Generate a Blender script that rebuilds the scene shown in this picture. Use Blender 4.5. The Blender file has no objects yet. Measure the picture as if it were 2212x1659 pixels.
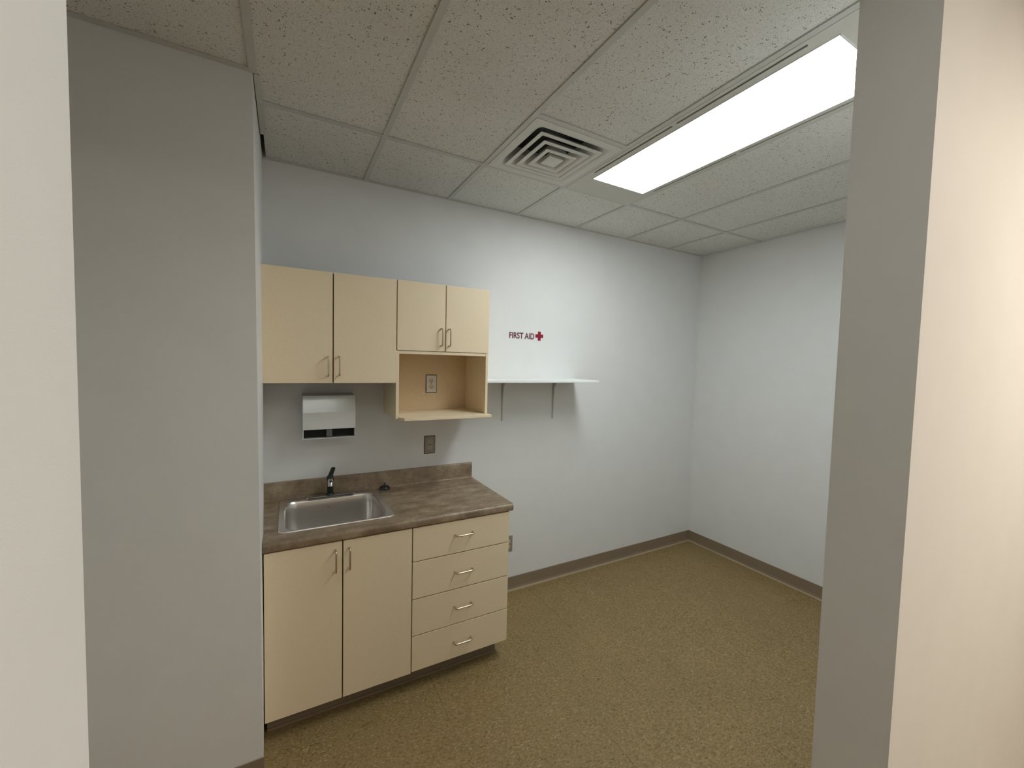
import bpy, bmesh, math, random
from mathutils import Vector, Matrix
random.seed(4)
SC = bpy.context.scene
COL = SC.collection

# ------------------------------------------------------------------ camera, world, exposure
CAM = Vector((0.0951, -2.5635, 1.6706))
YAW, PITCH, ROLL, FPX = 0.5046, -0.0507, 0.0237, 884.73
fw = Vector((math.sin(YAW)*math.cos(PITCH), math.cos(YAW)*math.cos(PITCH), math.sin(PITCH)))
rt = Vector((math.cos(YAW), -math.sin(YAW), 0)); up = rt.cross(fw)
r2 = rt*math.cos(ROLL) + up*math.sin(ROLL); u2 = -rt*math.sin(ROLL) + up*math.cos(ROLL)
cam = bpy.data.objects.new('camera', bpy.data.cameras.new('camera')); COL.objects.link(cam)
cam.matrix_world = Matrix(((r2.x, u2.x, -fw.x, CAM.x), (r2.y, u2.y, -fw.y, CAM.y), (r2.z, u2.z, -fw.z, CAM.z), (0, 0, 0, 1)))
cam.data.sensor_width = 36; cam.data.sensor_fit = 'HORIZONTAL'; cam.data.lens = FPX*36/2212; cam.data.clip_start = 0.01
SC.camera = cam
w = bpy.data.worlds.new('world'); SC.world = w; w.use_nodes = True
w.node_tree.nodes['Background'].inputs[0].default_value = (0.8, 0.85, 0.9, 1)
w.node_tree.nodes['Background'].inputs[1].default_value = 0.2
vs = SC.view_settings
vs.view_transform = 'Standard'; vs.look = 'None'; vs.gamma = 1; vs.exposure = 0.0; vs.use_curve_mapping = False

LENS_STRENGTH = 17.3      # fluorescent troffer in the kitchenette
HALL_STRENGTH = 27.0      # warm troffer further along the hall
NEAR_STRENGTH = 3.7       # neutral troffer over the photographer

H = 2.708; XR = 3.504; G0 = -0.545; T = 0.51; X0 = 0.502   # ceiling height, right wall, tile grid
YI, YO = -2.10, -2.237                                      # opening wall, inner and outer face
JL, JR = -0.054, 1.199                                      # jambs of the opening
XL = -1.25                                                  # alcove left wall
HX0, HX1, HY = -2.3, 5.2, -5.6                              # hall

# ------------------------------------------------------------------ materials
def newmat(name):
    m = bpy.data.materials.new(name); m.use_nodes = True
    return m, m.node_tree, m.node_tree.nodes['Principled BSDF']
def N(nt, typ, **kw):
    n = nt.nodes.new(typ)
    for k, v in kw.items():
        if k in n.inputs: n.inputs[k].default_value = v
        else: setattr(n, k, v)
    return n
def L(nt, a, b): nt.links.new(a, b)
def ramp(nt, fac, stops):
    r = nt.nodes.new('ShaderNodeValToRGB'); cr = r.color_ramp
    while len(cr.elements) < len(stops): cr.elements.new(0.5)
    for e, (p, c) in zip(cr.elements, stops):
        e.position = p; e.color = (*c, 1) if len(c) == 3 else c
    L(nt, fac, r.inputs[0]); return r.outputs[0]
def mix(nt, fac, a, b, mode='MIX'):
    m = nt.nodes.new('ShaderNodeMix'); m.data_type = 'RGBA'; m.blend_type = mode
    for s, v in ((m.inputs[0], fac), (m.inputs[6], a), (m.inputs[7], b)):
        if hasattr(v, 'links'): L(nt, v, s)
        else: s.default_value = v if not isinstance(v, tuple) else (*v, 1)[:4]
    return m.outputs[2]
def math_(nt, op, a, b=None):
    m = nt.nodes.new('ShaderNodeMath'); m.operation = op
    for s, v in ((m.inputs[0], a), (m.inputs[1], b)):
        if v is None: continue
        if hasattr(v, 'links'): L(nt, v, s)
        else: s.default_value = v
    return m.outputs[0]
def bump(nt, bs, h, strength, dist):
    b = N(nt, 'ShaderNodeBump'); b.inputs['Strength'].default_value = strength; b.inputs['Distance'].default_value = dist
    L(nt, h, b.inputs['Height']); L(nt, b.outputs[0], bs.inputs['Normal'])
def pos(nt, sc=(1, 1, 1)):
    g = N(nt, 'ShaderNodeNewGeometry'); mp = N(nt, 'ShaderNodeMapping'); mp.inputs['Scale'].default_value = sc
    L(nt, g.outputs['Position'], mp.inputs[0]); return mp.outputs[0]
def noise(nt, v, scale, detail=2, rough=0.5):
    n = N(nt, 'ShaderNodeTexNoise'); n.inputs['Scale'].default_value = scale
    n.inputs['Detail'].default_value = detail; n.inputs['Roughness'].default_value = rough
    L(nt, v, n.inputs['Vector']); return n.outputs[0]
def plain(name, c, rough=0.5, metal=0.0, spec=0.5, var=0.04, scale=30, bmp=0.0):
    m, nt, bs = newmat(name)
    f = noise(nt, pos(nt), scale, 3)
    lo = tuple(x*(1-var) for x in c); hi = tuple(min(1, x*(1+var)) for x in c)
    L(nt, ramp(nt, f, [(0.3, lo), (0.7, hi)]), bs.inputs['Base Color'])
    bs.inputs['Roughness'].default_value = rough; bs.inputs['Metallic'].default_value = metal
    bs.inputs['Specular IOR Level'].default_value = spec
    if bmp: bump(nt, bs, noise(nt, pos(nt), 500, 2), bmp, 0.001)
    return m
M = {}
M['wall'] = plain('wall_paint', (0.80, 0.80, 0.785), 0.62, spec=0.3, var=0.015, scale=6, bmp=0.12)
M['beige_wall'] = plain('cream_wall_paint', (0.80, 0.77, 0.71), 0.62, spec=0.3, var=0.015, scale=6, bmp=0.12)
M['grid'] = plain('white_grid_metal', (0.60, 0.595, 0.56), 0.45, var=0.02)
M['vent'] = plain('vent_enamel', (0.72, 0.71, 0.66), 0.45, var=0.02)
M['housing'] = plain('light_housing_enamel', (0.64, 0.62, 0.56), 0.4, var=0.02)
M['dark'] = plain('dark_void', (0.012, 0.012, 0.012), 0.8)
M['duct'] = plain('grey_duct_metal', (0.13, 0.13, 0.12), 0.6)
M['plenum'] = plain('plenum_dark', (0.03, 0.03, 0.03), 0.9)
M['laminate'] = plain('cream_laminate', (0.88, 0.73, 0.51), 0.42, spec=0.4, var=0.03, scale=140)
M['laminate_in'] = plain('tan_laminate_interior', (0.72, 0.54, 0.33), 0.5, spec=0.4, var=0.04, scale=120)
M['gap_shade_border'] = plain('gap_shade_and_dark_border', (0.012, 0.006, 0.006), 0.6)  # near-black stands in for shade in door gaps; outlet borders are truly dark
M['vinyl'] = plain('brown_vinyl_base', (0.27, 0.205, 0.14), 0.42, var=0.04, scale=8)
M['bead'] = plain('tan_base_edge', (0.42, 0.33, 0.21), 0.4, var=0.05)
M['nickel'] = plain('satin_nickel', (0.60, 0.52, 0.38), 0.28, metal=1.0, var=0.03)
M['chrome'] = plain('chrome', (0.55, 0.55, 0.55), 0.08, metal=1.0, var=0.01)
M['dark_metal_or_reflection'] = plain('dark_metal_and_painted_reflection', (0.035, 0.04, 0.038), 0.12, metal=0.3, var=0.05)  # faucet: chrome's dark reflections put into the colour; stopper is dark itself
M['white_gloss'] = plain('white_enamel', (0.80, 0.82, 0.80), 0.14, spec=0.9, var=0.01)
M['shelf'] = plain('white_melamine', (0.86, 0.88, 0.86), 0.35, var=0.01)
M['plate'] = plain('taupe_plate', (0.30, 0.265, 0.205), 0.4, metal=0.0, var=0.03)
M['recept'] = plain('tan_receptacle', (0.43, 0.38, 0.29), 0.45)
M['plate_white'] = plain('pale_plate', (0.66, 0.62, 0.54), 0.35, var=0.04, scale=80)
M['tan_plastic'] = plain('cream_receptacle', (0.62, 0.52, 0.36), 0.4)
M['maroon'] = plain('maroon_vinyl_letters', (0.13, 0.004, 0.016), 0.4)
M['red'] = plain('red_vinyl_cross', (0.28, 0.0, 0.02), 0.4)
M['grey_plastic'] = plain('grey_plastic', (0.13, 0.14, 0.13), 0.4)
M['hall_carpet'] = plain('hall_floor', (0.30, 0.25, 0.18), 0.9, var=0.15, scale=300)

def mat_ceiling():
    m, nt, bs = newmat('mineral_fibre_tile')
    p = pos(nt); pd = pos(nt, (1, 1.0, 1))
    warp = N(nt, 'ShaderNodeTexNoise'); warp.inputs['Scale'].default_value = 60; L(nt, pd, warp.inputs['Vector'])
    add = N(nt, 'ShaderNodeVectorMath', operation='MULTIPLY_ADD'); L(nt, warp.outputs['Color'], add.inputs[0])
    add.inputs[1].default_value = (0.02, 0.02, 0.02); L(nt, p, add.inputs[2])
    v = N(nt, 'ShaderNodeTexVoronoi'); v.inputs['Scale'].default_value = 120; L(nt, add.outputs[0], v.inputs['Vector'])
    size = noise(nt, p, 60, 2)
    thr = math_(nt, 'MULTIPLY', math_(nt, 'SUBTRACT', size, 0.375), 1.15)
    hole = math_(nt, 'LESS_THAN', v.outputs['Distance'], thr)
    fine = ramp(nt, noise(nt, p, 420, 3, 0.7), [(0.37, (0.0,)*3), (0.45, (1.0,)*3)])
    base = ramp(nt, noise(nt, p, 3, 2), [(0.3, (0.79, 0.775, 0.73)), (0.7, (0.83, 0.82, 0.78))])
    c = mix(nt, fine, (0.47, 0.45, 0.41), base)
    c = mix(nt, hole, c, (0.26, 0.245, 0.215))
    L(nt, c, bs.inputs['Base Color']); bs.inputs['Roughness'].default_value = 0.95; bs.inputs['Specular IOR Level'].default_value = 0.1
    bump(nt, bs, noise(nt, p, 300, 3, 0.7), 0.5, 0.002)
    return m
M['tile'] = mat_ceiling()

def mat_floor():
    m, nt, bs = newmat('vinyl_composition_tile')
    g = N(nt, 'ShaderNodeNewGeometry'); sep = N(nt, 'ShaderNodeSeparateXYZ'); L(nt, g.outputs['Position'], sep.inputs[0])
    S = 0.3048
    tx = math_(nt, 'DIVIDE', math_(nt, 'SUBTRACT', sep.outputs[0], 1.672), S)
    ty = math_(nt, 'DIVIDE', math_(nt, 'ADD', sep.outputs[1], 0.02), S)
    def edge(t):
        f = math_(nt, 'FRACT', t); d = math_(nt, 'ABSOLUTE', math_(nt, 'SUBTRACT', f, 0.5))
        return math_(nt, 'GREATER_THAN', d, 0.5 - 0.0035)
    ex, ey = edge(tx), edge(ty)
    cmb = N(nt, 'ShaderNodeCombineXYZ'); L(nt, math_(nt, 'FLOOR', tx), cmb.inputs[0]); L(nt, math_(nt, 'FLOOR', ty), cmb.inputs[1])
    wn = N(nt, 'ShaderNodeTexWhiteNoise'); L(nt, cmb.outputs[0], wn.inputs['Vector'])
    off = N(nt, 'ShaderNodeVectorMath', operation='MULTIPLY_ADD'); L(nt, wn.outputs['Color'], off.inputs[0]); off.inputs[1].default_value = (9, 9, 9)
    L(nt, g.outputs['Position'], off.inputs[2])
    st = N(nt, 'ShaderNodeMapping'); st.inputs['Scale'].default_value = (0.75, 1.3, 1); st.inputs['Rotation'].default_value = (0, 0, 0.5); L(nt, off.outputs[0], st.inputs[0])
    P = st.outputs[0]
    a = ramp(nt, noise(nt, P, 100, 4, 0.65), [(0.36, (0.215, 0.144, 0.052)), (0.5, (0.285, 0.198, 0.080)), (0.64, (0.345, 0.245, 0.108))])
    chips = ramp(nt, noise(nt, P, 90, 2, 0.6), [(0.60, (0, 0, 0)), (0.65, (1, 1, 1))])
    c = mix(nt, math_(nt, 'MULTIPLY', chips, 0.5), a, (0.50, 0.39, 0.25))
    P2 = N(nt, 'ShaderNodeVectorMath', operation='ADD'); L(nt, P, P2.inputs[0]); P2.inputs[1].default_value = (3.3, 7.1, 0)
    dk = ramp(nt, noise(nt, P2.outputs[0], 85, 2, 0.6), [(0.61, (0, 0, 0)), (0.66, (1, 1, 1))])
    c = mix(nt, math_(nt, 'MULTIPLY', dk, 0.6), c, (0.10, 0.062, 0.03))
    big = ramp(nt, noise(nt, g.outputs['Position'], 2.2, 3), [(0.3, (0.93, 0.93, 0.95)), (0.7, (1.0, 1.0, 1.0))])
    c = mix(nt, 1.0, c, big, 'MULTIPLY')
    vis = ramp(nt, noise(nt, g.outputs['Position'], 1.7, 1), [(0.45, (0.0,)*3), (0.62, (1.0,)*3)])
    e = math_(nt, 'MAXIMUM', math_(nt, 'MULTIPLY', ex, 0.75), math_(nt, 'MULTIPLY', ey, 0.22))
    e = math_(nt, 'MULTIPLY', e, math_(nt, 'MAXIMUM', vis, 0.3))
    c = mix(nt, e, c, (0.075, 0.035, 0.014))
    L(nt, c, bs.inputs['Base Color'])
    rr = ramp(nt, noise(nt, g.outputs['Position'], 9, 3), [(0.3, (0.42,)*3), (0.7, (0.56,)*3)])
    L(nt, rr, bs.inputs['Roughness']); bs.inputs['Specular IOR Level'].default_value = 0.4
    bump(nt, bs, noise(nt, P, 60, 3), 0.08, 0.002)
    return m
M['floor'] = mat_floor()

def mat_counter():
    m, nt, bs = newmat('stone_look_laminate')
    p = pos(nt); p2 = pos(nt, (1, 1.8, 1))
    a = ramp(nt, noise(nt, p2, 9, 6, 0.62), [(0.30, (0.175, 0.122, 0.075)), (0.48, (0.28, 0.203, 0.130)), (0.60, (0.37, 0.28, 0.185)), (0.74, (0.47, 0.37, 0.26))])
    b = ramp(nt, noise(nt, p, 60, 4, 0.7), [(0.35, (0.72,)*3), (0.65, (1.08,)*3)])
    c = mix(nt, 0.7, a, b, 'MULTIPLY')
    L(nt, c, bs.inputs['Base Color']); bs.inputs['Roughness'].default_value = 0.36; bs.inputs['Specular IOR Level'].default_value = 0.45
    bump(nt, bs, noise(nt, p, 250, 2), 0.08, 0.001)
    return m
M['counter'] = mat_counter()

def mat_steel():
    m, nt, bs = newmat('brushed_stainless')
    f = noise(nt, pos(nt, (3, 60, 400)), 4, 3)
    L(nt, ramp(nt, f, [(0.3, (0.74, 0.71, 0.68)), (0.7, (0.78, 0.75, 0.72))]), bs.inputs['Base Color'])
    bs.inputs['Metallic'].default_value = 1; L(nt, ramp(nt, f, [(0.3, (0.29,)*3), (0.7, (0.315,)*3)]), bs.inputs['Roughness'])
    return m
M['steel'] = mat_steel()

def mat_emit(name, c, s):
    m, nt, bs = newmat(name)
    bs.inputs['Base Color'].default_value = (*c, 1); bs.inputs['Roughness'].default_value = 0.4
    bs.inputs['Emission Color'].default_value = (*c, 1); bs.inputs['Emission Strength'].default_value = s
    return m
M['lens'] = mat_emit('lit_prismatic_lens', (0.92, 0.985, 1.0), LENS_STRENGTH)
M['hall_lens'] = mat_emit('warm_lit_lens', (1.0, 0.885, 0.745), HALL_STRENGTH)
M['near_lens'] = mat_emit('neutral_lit_lens', (0.94, 0.99, 0.97), NEAR_STRENGTH)

# ------------------------------------------------------------------ mesh helpers
def box(bm, x0, x1, y0, y1, z0, z1):
    if x0 > x1: x0, x1 = x1, x0
    if y0 > y1: y0, y1 = y1, y0
    if z0 > z1: z0, z1 = z1, z0
    v = [bm.verts.new(p) for p in ((x0,y0,z0),(x1,y0,z0),(x1,y1,z0),(x0,y1,z0),(x0,y0,z1),(x1,y0,z1),(x1,y1,z1),(x0,y1,z1))]
    for f in ((3,2,1,0),(4,5,6,7),(0,1,5,4),(1,2,6,5),(2,3,7,6),(3,0,4,7)): bm.faces.new([v[i] for i in f])
    return v
def prism(bm, prof, axis, a, b):
    """closed polygon prof swept along axis ('x': prof=(y,z); 'y': prof=(x,z); 'z': prof=(x,y)) from a to b"""
    def P(p, t): return {'x': (t, p[0], p[1]), 'y': (p[0], t, p[1]), 'z': (p[0], p[1], t)}[axis]
    A = [bm.verts.new(P(p, a)) for p in prof]; B = [bm.verts.new(P(p, b)) for p in prof]
    bm.faces.new(A); bm.faces.new(B[::-1])
    n = len(prof)
    for i in range(n): bm.faces.new((A[i], B[i], B[(i+1) % n], A[(i+1) % n]))
def loft(bm, loops, cap0=False, cap1=False):
    R_ = [[bm.verts.new(p) for p in lp] for lp in loops]
    n = len(R_[0])
    for a, b in zip(R_, R_[1:]):
        for i in range(n): bm.faces.new((a[i], a[(i+1) % n], b[(i+1) % n], b[i]))
    if cap0: bm.faces.new(R_[0][::-1])
    if cap1: bm.faces.new(R_[-1])
    return R_
def tube(bm, pts, rads, seg=14, flat=1.0):
    pts = [Vector(p) for p in pts]
    if not hasattr(rads, '__len__'): rads = [rads]*len(pts)
    loops = []; ref = None
    for i, p in enumerate(pts):
        d = (pts[min(i+1, len(pts)-1)] - pts[max(i-1, 0)]).normalized()
        if ref is None:
            ref = Vector((1, 0, 0)) if abs(d.x) < 0.8 else Vector((0, 0, 1))
        a = (ref - d*ref.dot(d)).normalized(); b = d.cross(a); ref = a
        loops.append([p + a*(rads[i]*math.cos(t)) + b*(rads[i]*flat*math.sin(t)) for t in (2*math.pi*k/seg for k in range(seg))])
    loft(bm, loops, True, True)
def lathe(bm, c, prof, seg=32):
    loft(bm, [[(c[0]+r*math.cos(2*math.pi*k/seg), c[1]+r*math.sin(2*math.pi*k/seg), z) for k in range(seg)] for r, z in prof], True, True)
def rrect(cx, cy, hx, hy, r, z, n=8):
    out = []
    for qx, qy, a0 in ((1, 1, 0), (-1, 1, 90), (-1, -1, 180), (1, -1, 270)):
        for k in range(n+1):
            a = math.radians(a0 + 90*k/n)
            out.append((cx + qx*(hx-r) + r*math.cos(a), cy + qy*(hy-r) + r*math.sin(a), z))
    return out
def obj(name, bm, mat, parent=None, bevel=0.0, smooth=False, segs=2):
    bmesh.ops.recalc_face_normals(bm, faces=bm.faces)
    me = bpy.data.meshes.new(name); bm.to_mesh(me); bm.free()
    if mat: me.materials.append(M[mat] if isinstance(mat, str) else mat)
    if smooth:
        for p in me.polygons: p.use_smooth = True
        try: me.set_sharp_from_angle(angle=math.radians(40))
        except Exception: pass
    o = bpy.data.objects.new(name, me); COL.objects.link(o)
    if parent: o.parent = parent; o.matrix_parent_inverse = parent.matrix_world.inverted()
    if bevel:
        b = o.modifiers.new('bevel', 'BEVEL'); b.width = bevel; b.segments = segs; b.limit_method = 'ANGLE'
    return o
def part(name, parent, mat, fn, **kw):
    """mesh written in world coordinates; shifted into the parent Empty's space"""
    bm = bmesh.new(); fn(bm)
    org = Vector(parent['_org']) if '_org' in parent else Vector((0, 0, 0))
    bmesh.ops.translate(bm, verts=bm.verts, vec=-org)
    o = obj(name, bm, mat, None, **kw); o.parent = parent
    return o
def thing(name, loc, label, cat, group=None):
    o = bpy.data.objects.new(name, None); o.empty_display_size = 0.05; COL.objects.link(o)
    o.location = loc; o['_org'] = list(loc); o['label'] = label; o['category'] = cat
    if group: o['group'] = group
    return o
def sub(name, parent, mat, fn, **kw):
    """sub-part: parent sits at its thing's origin, so inherits the same offset"""
    bm = bmesh.new(); fn(bm)
    top = parent
    while top.parent: top = top.parent
    bmesh.ops.translate(bm, verts=bm.verts, vec=-Vector(top['_org']))
    o = obj(name, bm, mat, None, **kw); o.parent = parent
    return o
def struct(name, mat, fn, parent=None, **kw):
    bm = bmesh.new(); fn(bm); o = obj(name, bm, mat, parent, **kw)
    if parent is None: o['kind'] = 'structure'
    return o

# ------------------------------------------------------------------ room shell
ZT = H + 0.30
struct('floor', 'floor', lambda b: box(b, HX0, HX1, HY, 0.15, -0.05, 0))
struct('wall_back', 'wall', lambda b: box(b, -0.1, XR+0.12, 0, 0.12, 0, ZT))
struct('wall_right', 'wall', lambda b: box(b, XR, XR+0.12, YI, 0.0, 0, ZT))
def panel(b):   # return block left of the cabinets; its corner leans a centimetre like the real one
    xb, xt = 0.010, -0.011
    v = box(b, XL-0.1, 0, -0.734, 0.12, 0, ZT)
    for q in v:
        if q.co.x > -0.5: q.co.x = (xb if q.co.z < 1 else xt) if q.co.y < -0.5 else (-0.022 if q.co.z < 1 else -0.012)
struct('wall_left_return', 'wall', panel)
struct('wall_left', 'wall', lambda b: box(b, XL-0.1, XL, YI, -0.734, 0, ZT))
def front(b):
    box(b, HX0, JL, YO, YI, 0, ZT); box(b, JR, HX1, YO, YI, 0, ZT); box(b, JL, JR, YO, YI, 2.53, ZT)
struct('wall_front', 'wall', front)
def hallw(b):
    box(b, HX0-0.1, HX0, HY, YI, 0, ZT); box(b, HX1, HX1+0.1, HY, YI, 0, ZT); box(b, HX0, HX1, HY-0.1, HY, 0, ZT)
struct('wall_hall', 'beige_wall', hallw)
struct('ceiling_deck', 'plenum', lambda b: box(b, HX0, HX1, HY, 0.12, ZT, ZT+0.05))

# suspended ceiling: tiles and T-bars
GX = [X0 + T*k for k in range(-12, 12)]
YROWS = [0.0, G0, G0-1.525]
FIX = (X0+2*T, X0+3*T, G0-1.525, G0)          # light fixture bay
VNT = (X0+1*T, X0+2*T, G0-T, G0)              # vent bay
def tiles(b):
    zt = H + 0.005
    def t(x0, x1, y0, y1): box(b, x0, x1, y0, y1, zt, zt+0.015)
    def row(y0, y1, xa, xb, gap):
        xs = [xa] + [g for g in GX if xa < g < xb] + [xb]
        for a, c in zip(xs, xs[1:]):
            if abs(y1-G0) < 1e-6 and abs(a-FIX[0]) < 1e-3: continue
            if abs(y1-G0) < 1e-6 and abs(a-VNT[0]) < 1e-3:
                t(a, c, y0, VNT[2]); continue
            t(a + 0.001, c-0.001, y0+0.001, y1-0.001)
    row(G0, -0.004, 0.006, XR-0.010, 1)
    row(G0-1.525, G0, 0.0, XR-0.010, 1)
    xs = [XL] + [g for g in GX if XL < g < 0.0]
    for a, c in zip(xs, xs[1:]+[0.0]): t(a+0.001, c-0.001, G0-1.525, -0.736)
    t(XL, XR-0.01, YI, G0-1.527)
struct_ceiling = struct('ceiling', 'tile', tiles)
def grid(b):
    wz0, wz1, hw = H, H+0.004, 0.012
    for g in GX:
        if 0.1 < g < XR: 
            box(b, g-hw, g+hw, YI, 0, wz0, wz1)
        elif XL < g <= 0.1: box(b, g-hw, g+hw, YI, -0.736, wz0, wz1)
    box(b, 0, XR-0.009, G0-hw, G0+hw, wz0-0.0003, wz1)
    box(b, XL, XR-0.009, G0-1.525-hw, G0-1.525+hw, wz0-0.0003, wz1)
    # short cross bar beyond the vent
    box(b, VNT[0]+hw, VNT[1]-hw, VNT[2]-hw, VNT[2]+hw, wz0-0.0003, wz1)
    # wall angles
    box(b, 0, XR-0.012, -0.018, 0, wz0-0.0006, wz1); box(b, XL, 0.0, -0.756, -0.734, wz0-0.0006, wz1)
    box(b, -0.006, 0.014, -0.73, -0.27, wz0-0.0009, wz1)
struct('ceiling_grid', 'grid', grid, struct_ceiling)
def hallc(b):
    def t(x0, x1, y0, y1): box(b, x0, x1, y0, y1, H+0.005, H+0.02)
    t(HX0, -0.62, HY, YO); t(0.67, 1.6, HY, YO); t(-0.62, 0.67, HY, -3.10); t(-0.62, 0.67, -2.50, YO)
    t(2.9, HX1, HY, YO); t(1.6, 2.9, HY, -3.75); t(1.6, 2.9, -3.15, YO)
struct('ceiling_hall', 'tile', hallc)

# cove bases
def cove(b, x0, x1, ysign=-1, h=0.100):
    prof = [(0, 0.0), (ysign*0.016, 0.0), (ysign*0.012, 0.004), (ysign*0.006, 0.012), (ysign*0.0035, 0.025), (ysign*0.003, h-0.002), (0, h)]
    prism(b, prof, 'x', x0, x1)
def cove_y(b, y0, y1, xw, h=0.100):
    prof = [(xw, 0.0), (xw-0.016, 0.0), (xw-0.012, 0.004), (xw-0.006, 0.012), (xw-0.0035, 0.025), (xw-0.003, h-0.002), (xw, h)]
    prism(b, prof, 'y', y0, y1)
bb = struct('baseboard_back', 'vinyl', lambda b: cove(b, 1.19, XR-0.001))
struct('base_edge', 'bead', lambda b: prism(b, [(-0.012, 0), (-0.020, 0), (-0.018, 0.006), (-0.012, 0.009)], 'x', 1.19, XR-0.012), bb)
br = struct('baseboard_right', 'vinyl', lambda b: cove_y(b, YI, -0.001, XR))
struct('base_edge', 'bead', lambda b: prism(b, [(XR-0.012, 0), (XR-0.020, 0), (XR-0.018, 0.006), (XR-0.012, 0.009)], 'y', YI, -0.012), br)
def bl(b):
    cove(b, XL, 0.013, -1, 0.075); bmesh.ops.translate(b, verts=b.verts, vec=(0, -0.734, 0))
struct('baseboard_left_return', 'vinyl', bl)

# ------------------------------------------------------------------ handles
def pull_path(c, horiz, L_=0.096, pr=0.028, r=0.010):
    """wire pull; c = centre on the door face (x, yface, z)"""
    x, y, z = c; h = L_/2; pts = []
    prof = [(-h, 0.0), (-h, pr-r)]
    for k in range(1, 6):
        a = math.pi/2*k/5; prof.append((-h + r - r*math.cos(a), pr - r + r*math.sin(a)))
    prof += [(-s, d) for s, d in prof[::-1]]
    for s, d in prof: pts.append((x+s, y-d, z) if horiz else (x, y-d, z+s))
    return pts
def handle(parent, c, horiz):
    return sub('handle', parent, 'nickel', lambda b: tube(b, pull_path(c, horiz), 0.0042, 12), smooth=True)
def slab_door(parent, name, x0, x1, z0, z1, yf, hc=None, horiz=False, th=0.018):
    d = part(name, parent, 'laminate', lambda b: box(b, x0, x1, yf, yf+th, z0, z1), bevel=0.0012)
    if hc: handle(d, (hc[0], yf, hc[1]), horiz)
    return d

# ------------------------------------------------------------------ base cabinets
YF = -0.600
def carcass(b, x0, x1, z0, z1, yb, yf, th=0.016, shelf=False):
    box(b, x0, x0+th, yf, yb, z0, z1); box(b, x1-th, x1, yf, yb, z0, z1)
    box(b, x0+th, x1-th, yf, yb, z0, z0+th); box(b, x0+th, x1-th, yf, yf+0.004, z0+th, z1); box(b, x0+th, x1-th, yb-0.006, yb, z0+th, z1)  # thin front plate added to keep the door gaps dark
sc_ = thing('sink_cabinet', (0.32, -0.3, 0), 'cream laminate base cabinet with two tall doors under the steel sink', 'cabinet', None)
def sinkcar(b):
    box(b, 0.012, 0.028, -0.578, -0.003, 0.10, 0.849); box(b, 0.620, 0.636, -0.578, -0.003, 0.10, 0.849)
    box(b, 0.028, 0.620, -0.578, -0.003, 0.10, 0.116); box(b, 0.028, 0.620, -0.009, -0.003, 0.116, 0.849)
    box(b, 0.028, 0.620, -0.578, -0.560, 0.80, 0.849); box(b, 0.302, 0.334, -0.5785, -0.572, 0.116, 0.80)
part('carcass', sc_, 'gap_shade_border', sinkcar)  # coloured near-black for the shade in the door gaps
slab_door(sc_, 'door', 0.0095, 0.3160, 0.101, 0.844, YF, (0.288, 0.760))
slab_door(sc_, 'door', 0.3210, 0.6370, 0.101, 0.844, YF, (0.3465, 0.761))
TK = (-0.520, -0.505)
part('toe_kick', sc_, 'vinyl', lambda b: (box(b, 0.014, 0.640, TK[0], TK[1], 0, 0.099), box(b, 0.014, 0.640, TK[0]-0.006, TK[0], 0, 0.012)), bevel=0.001)
dc = thing('drawer_cabinet', (0.915, -0.3, 0), 'cream laminate base cabinet with four stacked drawers at the counter\'s right end', 'cabinet')
def dcar(b):
    box(b, 0.642, 0.658, -0.578, -0.003, 0.10, 0.849); box(b, 0.658, 1.169, -0.578, -0.003, 0.10, 0.116)
    box(b, 0.658, 1.169, -0.009, -0.003, 0.116, 0.849); box(b, 0.658, 1.169, -0.578, -0.50, 0.835, 0.849)
    for z in (0.289, 0.479, 0.671): box(b, 0.658, 1.169, -0.578, -0.56, z-0.008, z+0.008)
part('carcass', dc, 'gap_shade_border', dcar)
part('side_panel', dc, 'laminate', lambda b: box(b, 1.1695, 1.1855, -0.5815, -0.003, 0.10, 0.849), bevel=0.001)
for z0, z1, hx, hz in ((0.6740, 0.844, 0.912, 0.772), (0.4820, 0.6690, 0.913, 0.574), (0.2920, 0.4770, 0.912, 0.386), (0.106, 0.2870, 0.911, 0.194)):
    slab_door(dc, 'drawer', 0.6420, 1.1825, z0, z1, YF, (hx, hz), True)
part('toe_kick', dc, 'vinyl', lambda b: (box(b, 0.640, 1.150, TK[0], TK[1], 0, 0.099), box(b, 1.138, 1.150, TK[1], -0.01, 0, 0.099), box(b, 0.640, 1.152, TK[0]-0.006, TK[0], 0, 0.012)), bevel=0.001)

# ------------------------------------------------------------------ countertop
ct = thing('countertop', (0.6, -0.3, 0.85), 'mottled brown laminate countertop with rolled front edge and low backsplash', 'countertop')
ZC = 0.888; ZB = 0.850
def arc(cx, cz, r, a0, a1, n=6): return [(cx + r*math.cos(math.radians(a0+(a1-a0)*k/n)), cz + r*math.sin(math.radians(a0+(a1-a0)*k/n))) for k in range(n+1)]
front_edge = [(-0.580, ZB)] + [(-0.590, 0.848)] + arc(-0.598, 0.858, 0.010, -90, -180, 4) + arc(-0.594, 0.874, 0.0145, 180, 90, 6)
splash = arc(-0.030, ZC+0.010, 0.010, -90, 0, 4) + arc(-0.014, 0.982, 0.006, 180, 90, 3) + [(-0.001, 0.988), (-0.001, ZB)]
full = front_edge + splash
def counter(b):
    prism(b, full, 'x', 0.004, 0.070)
    for v in b.verts:
        if v.co.x < 0.01: v.co.x = -0.016 - v.co.y*0.022/0.61
    prism(b, full, 'x', 0.565, 1.203)
    prism(b, front_edge + [(-0.506, ZC), (-0.506, ZB)], 'x', 0.070, 0.565)
    prism(b, [(-0.038, ZB), (-0.038, ZC)] + splash, 'x', 0.070, 0.565)
part('top', ct, 'counter', counter, smooth=True)

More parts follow.
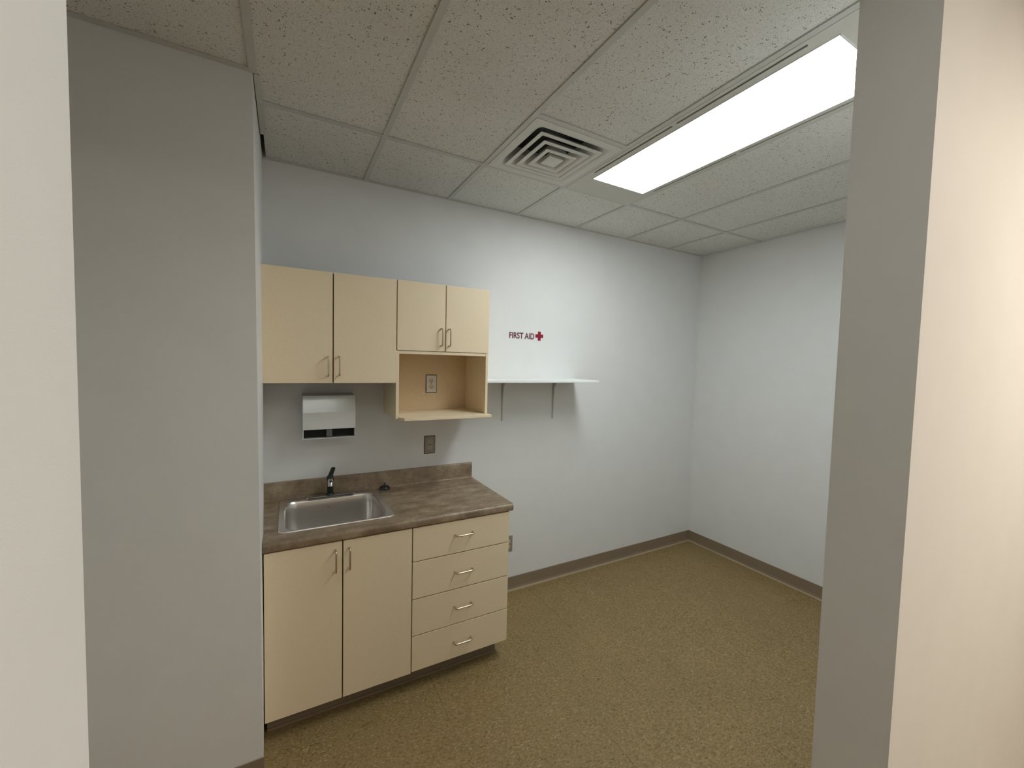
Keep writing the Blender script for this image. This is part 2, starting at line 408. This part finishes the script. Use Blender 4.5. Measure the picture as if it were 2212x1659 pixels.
# ------------------------------------------------------------------ sink
sk = thing('kitchen_sink', (0.318, -0.27, ZC), 'rectangular stainless steel sink bowl set into the brown countertop', 'sink')
def sink(b):
    cx, cy = 0.3175, -0.272; n = 8
    bx, by, hx, hy = 0.3135, -0.292, 0.2265, 0.208
    z = ZC + 0.0005
    loops = [rrect(cx, cy, 0.258, 0.243, 0.035, z, n), rrect(cx, cy, 0.256, 0.241, 0.034, z+0.004, n), rrect(cx, cy, 0.250, 0.235, 0.032, z+0.005, n),
             rrect(bx, by, hx+0.004, hy+0.004, 0.065, z+0.0035, n), rrect(bx, by, hx, hy, 0.062, z-0.001, n), rrect(bx, by, hx-0.004, hy-0.004, 0.060, z-0.010, n)]
    for k in range(1, 5): loops.append(rrect(bx, by, hx-0.004-0.002*k, hy-0.004-0.002*k, 0.058, z-0.010-0.036*k, n))
    zb = z-0.154; base = (hx-0.012, hy-0.012)
    for k in range(1, 6):
        a = math.pi/2*k/5; loops.append(rrect(bx, by, base[0]-0.022*(1-math.cos(a)), base[1]-0.022*(1-math.cos(a)), 0.052, zb-0.022*math.sin(a), n))
    loops.append(rrect(bx, by, 0.05, 0.05, 0.049, zb-0.027, n))
    loft(b, loops, False, True)
part('bowl', sk, 'steel', sink, smooth=True)
part('drain', sk, 'dark_metal_or_reflection', lambda b: lathe(b, (0.3135, -0.292), [(0.044, ZC-0.1800), (0.044, ZC-0.1770), (0.038, ZC-0.1770), (0.030, ZC-0.1790)], 32), smooth=True)
def star(b):   # small stamped mark on the bowl's rear wall
    pts = []
    for k in range(10):
        a = math.pi/2 + k*math.pi/5; r = 0.008 if k % 2 == 0 else 0.0035
        pts.append((0.301 + r*math.cos(a), ZC-0.048 + r*0.9*math.sin(a)))
    prism(b, pts, 'y', -0.0925, -0.0905)
part('stamped_mark', sk, 'plate', star)

fc = thing('faucet', (0.312, -0.064, ZC), 'single lever chrome faucet with raised lever, dark reflections coloured in, behind the sink bowl', 'faucet')
def fplate(b):
    z = ZC+0.0055
    loft(b, [rrect(0.3145, -0.072, 0.130, 0.027, 0.0265, z), rrect(0.3145, -0.072, 0.130, 0.027, 0.0265, z+0.005), rrect(0.3145, -0.072, 0.125, 0.022, 0.0215, z+0.010), rrect(0.3145, -0.072, 0.10, 0.012, 0.0115, z+0.0115)], True, True)
part('base_plate', fc, 'chrome', fplate, smooth=True)
part('body', fc, 'dark_metal_or_reflection', lambda b: lathe(b, (0.312, -0.068), [(0.024, ZC+0.014), (0.023, ZC+0.020), (0.0165, ZC+0.026), (0.016, ZC+0.085), (0.019, ZC+0.095), (0.019, ZC+0.118), (0.013, ZC+0.126), (0.004, ZC+0.129)], 28), smooth=True)  # chrome body, dark reflections put into its colour
part('spout', fc, 'chrome', lambda b: tube(b, [(0.312, -0.070, ZC+0.075), (0.310, -0.10, ZC+0.096), (0.3075, -0.13, ZC+0.108), (0.3055, -0.150, ZC+0.108), (0.3045, -0.162, ZC+0.100), (0.3040, -0.165, ZC+0.088)], [0.013, 0.014, 0.015, 0.015, 0.0145, 0.0135], 20), smooth=True)
part('lever', fc, 'dark_metal_or_reflection', lambda b: tube(b, [(0.312, -0.066, ZC+0.120), (0.316, -0.072, ZC+0.135), (0.322, -0.080, ZC+0.155), (0.326, -0.088, ZC+0.170), (0.3275, -0.091, ZC+0.174)], [0.0125, 0.0125, 0.0125, 0.0115, 0.006], 18, 0.45), smooth=True)  # chrome lever coloured with its dark reflections

sp = thing('sink_stopper', (0.614, -0.062, ZC), 'small dark domed sink stopper with a short stem on the counter by the backsplash', 'sink stopper')
part('dome', sp, 'dark_metal_or_reflection', lambda b: lathe(b, (0.614, -0.062), [(0.030, ZC+0.0045), (0.031, ZC+0.012), (0.027, ZC+0.020), (0.017, ZC+0.026), (0.006, ZC+0.028)], 28), smooth=True)
part('rim', sp, 'chrome', lambda b: lathe(b, (0.614, -0.062), [(0.030, ZC+0.0006), (0.0345, ZC+0.0015), (0.0345, ZC+0.004), (0.031, ZC+0.006)], 32), smooth=True)
part('stem', sp, 'dark_metal_or_reflection', lambda b: lathe(b, (0.614, -0.062), [(0.003, ZC+0.026), (0.003, ZC+0.036), (0.0055, ZC+0.038), (0.0055, ZC+0.043), (0.002, ZC+0.045)], 16), smooth=True)

# ------------------------------------------------------------------ wall cabinets
YU = -0.322
uc = thing('wall_cabinet', (0.31, -0.15, 1.548), 'cream wall cabinet with two tall doors, hung above the paper towel dispenser', 'cabinet')
part('carcass', uc, 'gap_shade_border', lambda b: carcass(b, 0.004, 0.6115, 1.552, 2.098, -0.002, -0.301))
slab_door(uc, 'door', -0.010, 0.3000, 1.549, 2.101, YU, (0.279, 1.634))
slab_door(uc, 'door', 0.3052, 0.6155, 1.549, 2.101, YU, (0.330, 1.636))
nc = thing('wall_cabinet', (0.89, -0.15, 1.345), 'cream wall cabinet with two short doors above an open niche and shelf', 'cabinet')
part('carcass', nc, 'gap_shade_border', lambda b: carcass(b, 0.634, 1.149, 1.732, 2.100, -0.002, -0.301))
slab_door(nc, 'door', 0.6205, 0.8910, 1.727, 2.1035, YU, (0.8665, 1.808))
slab_door(nc, 'door', 0.8960, 1.1665, 1.727, 2.1035, YU, (0.914, 1.808))
part('side_panel', nc, 'laminate', lambda b: box(b, 0.616, 0.632, -0.302, -0.002, 1.352, 2.100), bevel=0.0008)
part('side_panel', nc, 'laminate', lambda b: box(b, 1.150, 1.166, -0.302, -0.002, 1.3625, 2.100), bevel=0.0008)
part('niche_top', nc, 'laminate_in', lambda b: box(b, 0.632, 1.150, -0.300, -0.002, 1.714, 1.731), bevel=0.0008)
part('front_edge', nc, 'laminate', lambda b: box(b, 0.616, 0.632, -0.320, -0.3025, 1.352, 1.7245), bevel=0.0008)
part('front_edge', nc, 'laminate', lambda b: box(b, 1.150, 1.166, -0.320, -0.3025, 1.3625, 1.7245), bevel=0.0008)
part('rail', nc, 'laminate', lambda b: box(b, 0.632, 1.150, -0.318, -0.3005, 1.708, 1.7245), bevel=0.0008)
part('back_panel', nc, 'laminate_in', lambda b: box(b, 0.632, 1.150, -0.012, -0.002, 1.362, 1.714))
def lip(b):
    prof = [(0.6325, -0.012), (0.6325, -0.335), (0.650, -0.375), (1.170, -0.375), (1.170, -0.3215), (1.167, -0.002), (0.6325, -0.002)]
    prism(b, prof, 'z', 1.345, 1.3615)
part('shelf', nc, 'laminate', lip, bevel=0.0012)

# ------------------------------------------------------------------ white shelf on brackets
sh = thing('wall_shelf', (1.61, -0.15, 1.545), 'long white wall shelf on two brackets below the first aid lettering', 'shelf')
part('board', sh, 'shelf', lambda b: box(b, 1.1695, 2.056, -0.300, -0.001, 1.546, 1.562), bevel=0.002)
def bracket(b, x):
    box(b, x-0.0065, x+0.0065, -0.004, -0.0006, 1.258, 1.545)
    box(b, x-0.010, x+0.010, -0.255, -0.004, 1.5425, 1.5458)
    prism(b, [(-0.004, 1.270), (-0.004, 1.5425), (-0.235, 1.5425), (-0.235, 1.539), (-0.045, 1.532), (-0.020, 1.50), (-0.012, 1.42)], 'x', x-0.003, x+0.003)
    lathe_y(b, x, 1.272)
def lathe_y(b, x, z, r=0.0045, y0=-0.007, y1=-0.004):
    loft(b, [[(x+r*math.cos(2*math.pi*k/12), y, z+r*math.sin(2*math.pi*k/12)) for k in range(12)] for y in (y0, y1)], True, True)
for bx_ in (1.434, 1.868):
    part('bracket', sh, 'grid', lambda b: bracket(b, bx_), bevel=0.0006)

# ------------------------------------------------------------------ first aid lettering
fa = thing('first_aid_sign', (1.62, -0.001, 1.87), 'dark red FIRST AID vinyl lettering with a red cross on the back wall', 'sign')
cu = bpy.data.curves.new('lettering', 'FONT'); cu.body = 'FIRST AID'; cu.size = 0.0625; cu.extrude = 0.0; cu.offset = 0.0011; cu.space_word = 0.85
tmp = bpy.data.objects.new('tmp_text', cu); COL.objects.link(tmp)
dg = bpy.context.evaluated_depsgraph_get(); dg.update()
me = bpy.data.meshes.new_from_object(tmp.evaluated_get(dg))
bpy.data.objects.remove(tmp)
xs = [v.co.x for v in me.vertices]; ys = [v.co.y for v in me.vertices]
x0_, x1_, y0_, y1_ = min(xs), max(xs), min(ys), max(ys)
bm = bmesh.new(); bm.from_mesh(me)
for v in bm.verts:
    u = (v.co.x-x0_)/(x1_-x0_); t = (v.co.y-y0_)/(y1_-y0_)
    v.co = Vector((1.479 + u*0.2085 - 1.62, -0.0012 + 0.001, 1.8475 + t*0.0445 - 1.87))
g = bmesh.ops.extrude_face_region(bm, geom=list(bm.faces))
bmesh.ops.translate(bm, verts=[e for e in g['geom'] if isinstance(e, bmesh.types.BMVert)], vec=(0, 0.0008, 0))
lt = obj('lettering', bm, 'maroon'); lt.parent = fa
def cross(b):
    cx, cz, a, h = 1.7305, 1.8745, 0.0125, 0.0335
    P = [(-a, -h), (a, -h), (a, -a), (h, -a), (h, a), (a, a), (a, h), (-a, h), (-a, a), (-h, a), (-h, -a), (-a, -a)]
    prism(b, [(cx+p[0], cz+p[1]) for p in P], 'y', -0.0014, -0.0006)
part('cross', fa, 'red', cross)

# ------------------------------------------------------------------ outlets
def outlet(name, cx, yw, cz, label, plate, rec, rim):
    t = thing(name, (cx, yw, cz), label, 'electrical outlet', None)
    part('back_edge', t, rim, lambda b: box(b, cx-0.036, cx+0.036, yw-0.0035, yw-0.0002, cz-0.0585, cz+0.0585), bevel=0.0008)
    part('cover_plate', t, plate, lambda b: box(b, cx-0.0325, cx+0.0325, yw-0.0062, yw-0.0034, cz-0.0545, cz+0.0545), bevel=0.0015)
    for s in (1, -1):
        zc = cz + s*0.0195
        def face(b):
            pts = []
            for k in range(32):
                a = 2*math.pi*k/32; x = 0.0172*math.cos(a); z = max(-0.0135, min(0.0135, 0.0172*math.sin(a))); pts.append((cx+x, zc+z))
            q = []
            for p in pts:
                if not q or (abs(p[0]-q[-1][0])+abs(p[1]-q[-1][1])) > 1e-6: q.append(p)
            prism(b, q, 'y', yw-0.0078, yw-0.006)
        r = part('receptacle', t, rec, face)
        def slots(b):
            box(b, cx-0.0075, cx-0.0053, yw-0.0082, yw-0.0077, zc-0.001, zc+0.0075)
            box(b, cx+0.0053, cx+0.0075, yw-0.0082, yw-0.0077, zc-0.000, zc+0.0065)
            loft(b, [[(cx+0.0028*math.cos(2*math.pi*k/12), y, zc-0.0075+0.0028*math.sin(2*math.pi*k/12)) for k in range(12)] for y in (yw-0.0082, yw-0.0077)], True, True)
        sub('slots', r, 'dark', slots)
    part('screw', t, 'dark' , lambda b: loft(b, [[(cx+0.0028*math.cos(2*math.pi*k/12), y, cz+0.0028*math.sin(2*math.pi*k/12)) for k in range(12)] for y in (yw-0.0072, yw-0.006)], True, True))
    return t
outlet('wall_outlet', 0.911, -0.012, 1.5265, 'pale duplex outlet with dark border inside the open cabinet niche', 'plate_white', 'tan_plastic', 'gap_shade_border')
outlet('wall_outlet', 0.910, 0.0, 1.1305, 'taupe duplex outlet on the wall between niche shelf and countertop', 'plate', 'recept', 'gap_shade_border')
outlet('wall_outlet', 1.5085, 0.0, 0.3535, 'low wall outlet partly hidden behind the drawer cabinet\'s right edge', 'plate', 'tan_plastic', 'plate')

# ------------------------------------------------------------------ paper towel dispenser
pd = thing('towel_dispenser', (0.305, 0, 1.23), 'white metal paper towel dispenser on the wall above the sink', 'towel dispenser')
DX0, DX1 = 0.172, 0.437
def shell(b):
    th = 0.003
    side = [(-0.0008, 1.476), (-0.1032, 1.468), (-0.128, 1.378), (-0.128, 1.287), (-0.122, 1.287), (-0.122, 1.234), (-0.0008, 1.232)]
    prism(b, side, 'x', DX0, DX0+0.004); prism(b, side, 'x', DX1-0.004, DX1)
    prism(b, [(-0.0008, 1.476), (-0.1032, 1.468), (-0.1032, 1.465), (-0.0008, 1.473)], 'x', DX0+0.004, DX1-0.004)      # top
    prism(b, [(-0.0008, 1.232), (-0.122, 1.234), (-0.122, 1.238), (-0.0008, 1.236)], 'x', DX0+0.004, DX1-0.004)      # bottom
part('housing', pd, 'white_gloss', shell, bevel=0.0008)
def cover(b):
    prism(b, [(-0.1037, 1.469), (-0.1285, 1.379), (-0.1285, 1.286), (-0.125, 1.286), (-0.125, 1.378), (-0.1002, 1.467)], 'x', DX0-0.0005, DX1+0.0005)
part('front_cover', pd, 'white_gloss', cover, bevel=0.0015)
part('inner_slot', pd, 'dark', lambda b: box(b, DX0+0.0045, DX1-0.0045, -0.085, -0.001, 1.2365, 1.460))
def tab(b):
    v = box(b, 0.287, 0.318, -0.118, -0.112, 1.244, 1.292)
    for q in v:
        if q.co.z > 1.27: q.co.x = 0.3025 + (q.co.x-0.3025)*0.88
part('feed_tab', pd, 'grey_plastic', tab, bevel=0.001)
part('embossed_mark', pd, 'white_gloss', lambda b: box(b, 0.385, 0.412, -0.1294, -0.1284, 1.309, 1.313), bevel=0.0004)

# ------------------------------------------------------------------ ceiling light
def troffer(name, bx0, bx1, by0, by1, lx0, lx1, ly0, ly1, slots, label, lens):
    t = thing(name, ((bx0+bx1)/2, (by0+by1)/2, H), label, 'ceiling light')
    z0, z1 = H-0.001, H+0.004
    def frame(b):
        e = 0.0125
        X0_, X1_, Y0_, Y1_ = bx0+e, bx1-e, by0+e, by1-e
        box(b, lx0, lx1, Y0_, ly0, z0, z1); box(b, lx0, lx1, ly1, Y1_, z0, z1)
        for (a, c, sa, sb) in ((X0_, lx0, slots[0], slots[1]), (lx1, X1_, slots[2], slots[3])):
            box(b, a, sa, Y0_, Y1_, z0, z1); box(b, sb, c, Y0_, Y1_, z0, z1)
            ys_ = [Y0_]
            for s0, s1 in slots[4]: ys_ += [s0, s1]
            ys_.append(Y1_)
            for k in range(0, len(ys_), 2): box(b, sa, sb, ys_[k], ys_[k+1], z0, z1)
    part('frame', t, 'housing', frame)
    def hous(b):
        e = 0.004
        box(b, bx0+e, bx1-e, by0+e, by0+e+0.002, z1+0.001, H+0.11); box(b, bx0+e, bx1-e, by1-e-0.002, by1-e, z1+0.001, H+0.11)
        box(b, bx0+e, bx0+e+0.002, by0+e, by1-e, z1+0.001, H+0.11); box(b, bx1-e-0.002, bx1-e, by0+e, by1-e, z1+0.001, H+0.11)
        box(b, bx0+e, bx1-e, by0+e, by1-e, H+0.11, H+0.112)
    part('housing', t, 'dark', hous)
    def pan(b):  # unseen pan added to block lens light from the air slots
        for q in ((lx0-0.004, lx0-0.001, ly0-0.004, ly1+0.004), (lx1+0.001, lx1+0.004, ly0-0.004, ly1+0.004), (lx0, lx1, ly0-0.004, ly0-0.001), (lx0, lx1, ly1+0.001, ly1+0.004)):
            box(b, *q, H+0.0045, H+0.07)
        box(b, lx0-0.004, lx1+0.004, ly0-0.004, ly1+0.004, H+0.07, H+0.072)
    part('lens_light_block', t, 'white_gloss', pan)
    part('lens', t, lens, lambda b: box(b, lx0+0.001, lx1-0.001, ly0+0.001, ly1-0.001, H+0.0005, H+0.0035))
    part('lens_edge', t, 'white_gloss', lambda b: [box(b, *q, H-0.003, H-0.001) for q in ((lx0-0.003, lx0+0.002, ly0-0.003, ly1+0.003), (lx1-0.002, lx1+0.003, ly0-0.003, ly1+0.003), (lx0, lx1, ly0-0.003, ly0+0.002), (lx0, lx1, ly1-0.002, ly1+0.003))])
    return t
troffer('ceiling_light', FIX[0], FIX[1], FIX[2], FIX[3], 1.5945, 1.9755, -1.8875, -0.7255, (1.5525, 1.5625, 2.0015, 2.0105, [(-1.815, -1.310), (-1.290, -0.782)]),
        'long lit fluorescent troffer with side air slots in the tiled ceiling', 'lens')
troffer('hall_ceiling_light', 1.6, 2.9, -3.75, -3.15, 1.65, 2.85, -3.72, -3.18, (1.625, 1.632, 2.865, 2.872, [(-3.6, -3.3)]),
        'warm lit ceiling light out in the hall behind the opening', 'hall_lens')

troffer('hall_ceiling_light', -0.62, 0.67, -3.10, -2.50, -0.60, 0.65, -3.06, -2.54, (-0.612, -0.606, 0.654, 0.657, [(-2.9, -2.7)]),
        'neutral lit ceiling light directly over the spot the photo was taken from', 'near_lens')

# ------------------------------------------------------------------ air diffuser
av = thing('air_vent', (1.267, -0.80, H), 'square ceiling air diffuser with nested louvres beside the lit troffer', 'air vent')
vx, vy = 1.267, -0.80
def sq(c, h, z, r=0.004, n=4): return rrect(c[0], c[1], h, h, r, z, n)
def vframe(b):
    c = (vx, vy)
    loft(b, [sq(c, 0.242, H+0.003, 0.002), sq(c, 0.242, H-0.002, 0.002), sq(c, 0.215, H-0.004, 0.01), sq(c, 0.200, H-0.002, 0.03), sq(c, 0.188, H+0.010, 0.035),
             sq(c, 0.160, H+0.045, 0.045), sq(c, 0.150, H+0.085, 0.05)])
part('frame', av, 'vent', vframe, smooth=True)
def ring(b, h, z, hin, rise, flat=0.019):
    c = (vx, vy); t = 0.0015
    loft(b, [sq(c, h, z), sq(c, h-flat, z-0.0005), sq(c, h-flat-0.006, z+0.006, 0.012), sq(c, hin, z+rise, 0.02), sq(c, hin+t, z+rise+0.001, 0.02), sq(c, h-flat-0.003, z+0.009, 0.012), sq(c, h, z+0.003), sq(c, h, z)])
for h, z, hin in ((0.176, H-0.010, 0.118), (0.133, H-0.017, 0.080), (0.088, H-0.023, 0.050)):
    part('louvre', av, 'vent', lambda b: ring(b, h, z, hin, 0.045), smooth=True)
part('centre_plate', av, 'vent', lambda b: loft(b, [sq((vx, vy), 0.030, H+0.004), sq((vx, vy), 0.043, H-0.024), sq((vx, vy), 0.040, H-0.026)], True, True), smooth=True)
part('duct', av, 'duct', lambda b: loft(b, [sq((vx, vy), 0.1505, H+0.084, 0.05), sq((vx, vy), 0.1505, H+0.16, 0.05)], False, True))

for o in bpy.data.objects:
    if '_org' in o: del o['_org']
